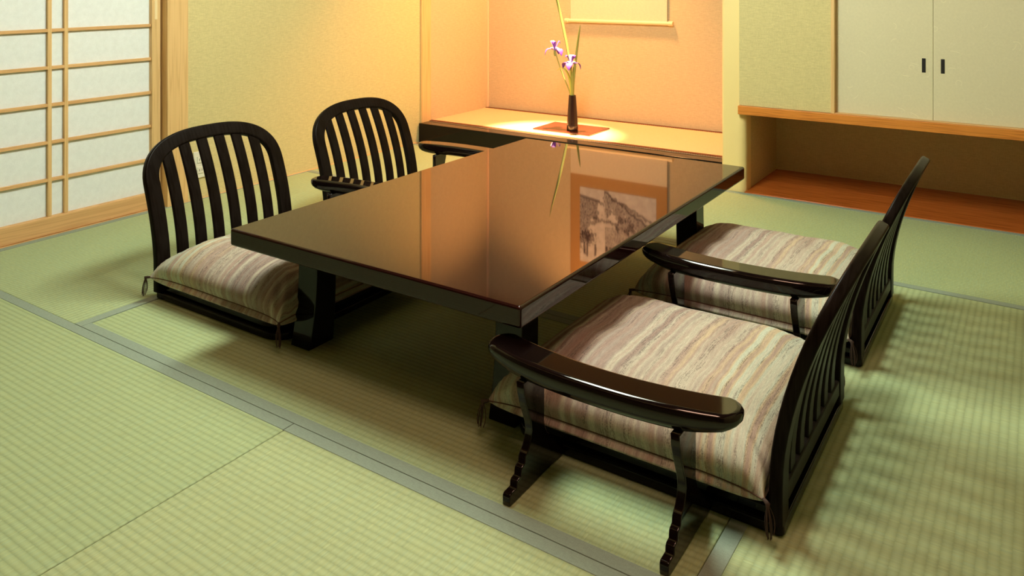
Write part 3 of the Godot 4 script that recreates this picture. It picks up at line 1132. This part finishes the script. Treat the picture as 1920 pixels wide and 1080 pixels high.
func petal(st: SurfaceTool, base: Vector3, dir: Vector3, rise: float, droop: float, length: float, width: float):
	var pts := []
	var ww := []
	var tt := []
	var n := 8
	for k in n + 1:
		var f := float(k) / n
		pts.append(base + dir * length * sin(f * 1.5) * 0.9 + Vector3(0, rise * sin(f * PI * 0.75) - droop * f * f, 0))
		ww.append(maxf(0.0012, width * sin(PI * pow(clampf(f * 0.94 + 0.05, 0, 1), 1.25))))
		tt.append(0.0012)
	tube(st, pts, ww, tt, dir.cross(Vector3.UP).normalized(), 8)

func build_flowers():
	var vp := Vector3(-2.200, 0.1205, -4.325)
	var tr := thing("display_board", "thin red-brown lacquered board under the vase in the alcove", "board", Vector3(-2.238, 0.1205, -4.385))
	part("panel", rbox(Vector3(0.366, 0.009, 0.275), 0.003), M.tray_lacquer, tr, Vector3(0, 0.0045, 0))
	vp.y = 0.1297
	var v := thing("vase", "slender tapered dark brown vase holding the irises in the alcove", "vase", vp)
	part("body", lathe([Vector2(0.0001, 0.0), Vector2(0.033, 0.0), Vector2(0.0345, 0.004), Vector2(0.0345, 0.026), Vector2(0.0335, 0.030), Vector2(0.031, 0.070), Vector2(0.0275, 0.120), Vector2(0.0225, 0.190), Vector2(0.0215, 0.203), Vector2(0.019, 0.204), Vector2(0.0185, 0.190), Vector2(0.02, 0.12), Vector2(0.0001, 0.10)], 8), M.vase_glaze, v)
	var mouth := vp + Vector3(0, 0.185, 0)
	# two blossoms
	var blooms := [
		[Vector3(-0.108, 0.272, 0.012), "violet iris leaning left, the higher blossom in the alcove vase", 0.4],
		[Vector3(0.005, 0.196, 0.03), "violet iris blossom standing lower, straight above the alcove vase", 1.3],
	]
	for b in blooms:
		var t := thing("iris", b[1], "flower", mouth, 0.0, "irises in the alcove vase")
		var st := begin()
		var tip: Vector3 = b[0]
		var pts := polyline([Vector3(tip.x * 0.02, -0.08, 0), Vector3(tip.x * 0.10, 0.02, 0.003), Vector3(tip.x * 0.62, tip.y * 0.55, tip.z * 0.5), tip], 12)
		var r := []
		for k in pts.size():
			r.append(0.0038)
		tube(st, pts, r, r, Vector3(1, 0, 0), 7)
		part("stem", st.commit(), M.leaf_green, t)
		var sc := begin()
		tube(sc, [tip + Vector3(0, -0.030, 0), tip + Vector3(0, -0.014, 0), tip + Vector3(0, 0.004, 0)], [0.004, 0.008, 0.006], [0.004, 0.008, 0.006], Vector3(1, 0, 0), 7)
		part("bud_sheath", sc.commit(), M.leaf_green, t)
		for k in 3:
			var a: float = b[2] + TAU * k / 3.0
			var d := Vector3(cos(a), 0, sin(a))
			var s1 := begin()
			petal(s1, tip, d, 0.026, 0.044, 0.066, 0.022)
			var fall := part("petal", s1.commit(), M.petal_violet, t)
			var s2 := begin()
			petal(s2, tip + Vector3(0, 0.0022, 0), d, 0.025, 0.024, 0.036, 0.008)
			part("petal_mark", s2.commit(), M.petal_white, fall)
			var d2 := Vector3(cos(a + TAU / 6), 0, sin(a + TAU / 6))
			var s3 := begin()
			petal(s3, tip, d2, 0.058, 0.0, 0.034, 0.016)
			part("petal", s3.commit(), M.petal_violet if k != 1 else M.petal_white, t)
		var s4 := begin()
		for k in 3:
			var a: float = b[2] + TAU * k / 3.0
			petal(s4, tip + Vector3(0, 0.004, 0), Vector3(cos(a), 0, sin(a)), 0.018, 0.004, 0.022, 0.005)
		part("flower_heart", s4.commit(), M.petal_white, t)
	# sword leaves
	var leaves := [
		[[Vector3(0, -0.07, -0.004), Vector3(-0.005, 0.08, -0.006), Vector3(-0.040, 0.30, -0.01), Vector3(-0.090, 0.52, -0.005), Vector3(-0.118, 0.66, 0.02), Vector3(-0.124, 0.74, 0.05)], 0.0085, M.leaf_green, "tallest sword leaf in the alcove vase, rising left past the scroll"],
		[[Vector3(0.004, -0.07, 0.006), Vector3(0.012, 0.10, 0.008), Vector3(0.030, 0.26, 0.01), Vector3(0.056, 0.432, 0.012)], 0.0085, M.leaf_green, "straight sword leaf in the alcove vase, rising right below the scroll"],
		[[Vector3(-0.003, -0.07, 0.008), Vector3(-0.006, 0.08, 0.014), Vector3(-0.022, 0.150, 0.022), Vector3(-0.052, 0.178, 0.034), Vector3(-0.078, 0.160, 0.044)], 0.0075, M.leaf_pale, "short yellow leaf curling left in the alcove vase"],
		[[Vector3(0.002, -0.07, -0.008), Vector3(-0.012, 0.06, -0.010), Vector3(-0.036, 0.15, -0.008)], 0.006, M.leaf_green, "short green leaf at the left of the alcove vase's mouth"],
		[[Vector3(0.006, -0.07, 0.0), Vector3(0.008, 0.08, 0.018), Vector3(0.016, 0.185, 0.022)], 0.007, M.leaf_green, "short green leaf below the lower blossom in the alcove vase"],
	]
	for l in leaves:
		var t := thing("iris_leaf", l[3], "leaf", mouth, 0.0, "leaves in the alcove vase")
		var st := begin()
		var pts := polyline(l[0], 22)
		var w := []
		var th := []
		for k in pts.size():
			var f := float(k) / (pts.size() - 1)
			w.append(maxf(0.0008, l[1] * (0.55 + 0.45 * sin(PI * minf(f * 1.3, 1.0) * 0.5)) * pow(1.0 - pow(f, 5.0), 0.8)))
			th.append(maxf(0.0006, 0.0018 * (1.0 - f * 0.7)))
		tube(st, pts, w, th, Vector3(0.8, 0.0, -0.59), 6)
		part("blade", st.commit(), l[2], t)

func build_small():
	var o := thing("wall_outlet", "white wall socket plate low on the yellow wall behind the left chair", "socket", Vector3(WX, 0.158, -2.388))
	part("plate", rbox(Vector3(0.008, 0.122, 0.072), 0.003), M.white_plastic, o, Vector3(0.004, 0, 0))
	for y in [-0.024, 0.024]:
		var s := part("socket", rbox(Vector3(0.004, 0.030, 0.036), 0.0015), M.white_plastic, o, Vector3(0.0095, y, 0))
		for z in [-0.007, 0.007]:
			part("slot", rbox(Vector3(0.0015, 0.010, 0.0025), 0.0005), M.dark_slot, s, Vector3(0.002, 0, z))
	# lamps above the frame: a long pendant over the table, a ceiling lamp at the near end
	var p := thing("pendant_lamp", "long wood-framed pendant lamp with a white diffuser over the middle of the table", "lamp", LAMP)
	slab("housing", Vector3(-0.22, 0.0, -0.60), Vector3(0.22, 0.05, 0.60), M.lamp_frame, p, 0.006)
	slab("diffuser", Vector3(-0.20, -0.008, -0.58), Vector3(0.20, 0.001, 0.58), M.lamp_diffuser, p, 0.003)
	for sgn in [-1.0, 1.0]:
		slab("frame_bar", Vector3(-0.23, -0.012, sgn * 0.595 - 0.012), Vector3(0.23, 0.055, sgn * 0.595 + 0.012), M.lamp_frame, p, 0.004)
		slab("frame_bar", Vector3(sgn * 0.218 - 0.012, -0.012, -0.583), Vector3(sgn * 0.218 + 0.012, 0.055, 0.583), M.lamp_frame, p, 0.004)
		var st := begin()
		tube(st, [Vector3(0, 0.048, sgn * 0.40), Vector3(0, 0.2, sgn * 0.40), Vector3(0, H - LAMP.y, sgn * 0.40)], [0.003, 0.003, 0.003], [0.003, 0.003, 0.003], Vector3(1, 0, 0), 8)
		part("cord", st.commit(), M.cord, p)
	ceiling_lamp("square wood-framed ceiling lamp at the near end of the room", Vector3(-0.4, 2.50, -0.85), 0.27, 0.27, M.warm_diffuser)

func ceiling_lamp(label: String, at: Vector3, hx: float, hz: float, glow: Material):
	var l := thing("ceiling_lamp", label, "lamp", at)
	slab("housing", Vector3(-hx - 0.02, -0.16, -hz - 0.02), Vector3(hx + 0.02, 0.0, hz + 0.02), M.lamp_frame, l, 0.006)
	slab("diffuser", Vector3(-hx + 0.012, -0.180, -hz + 0.012), Vector3(hx - 0.012, -0.155, hz - 0.012), glow, l, 0.006)
	for s in [-1.0, 1.0]:
		slab("frame_bar", Vector3(-hx - 0.025, -0.182, s * hz - 0.010), Vector3(hx + 0.025, -0.150, s * hz + 0.010), M.lamp_frame, l, 0.004)
		slab("frame_bar", Vector3(s * hx - 0.010, -0.182, -hz + 0.010), Vector3(s * hx + 0.010, -0.150, hz - 0.010), M.lamp_frame, l, 0.004)
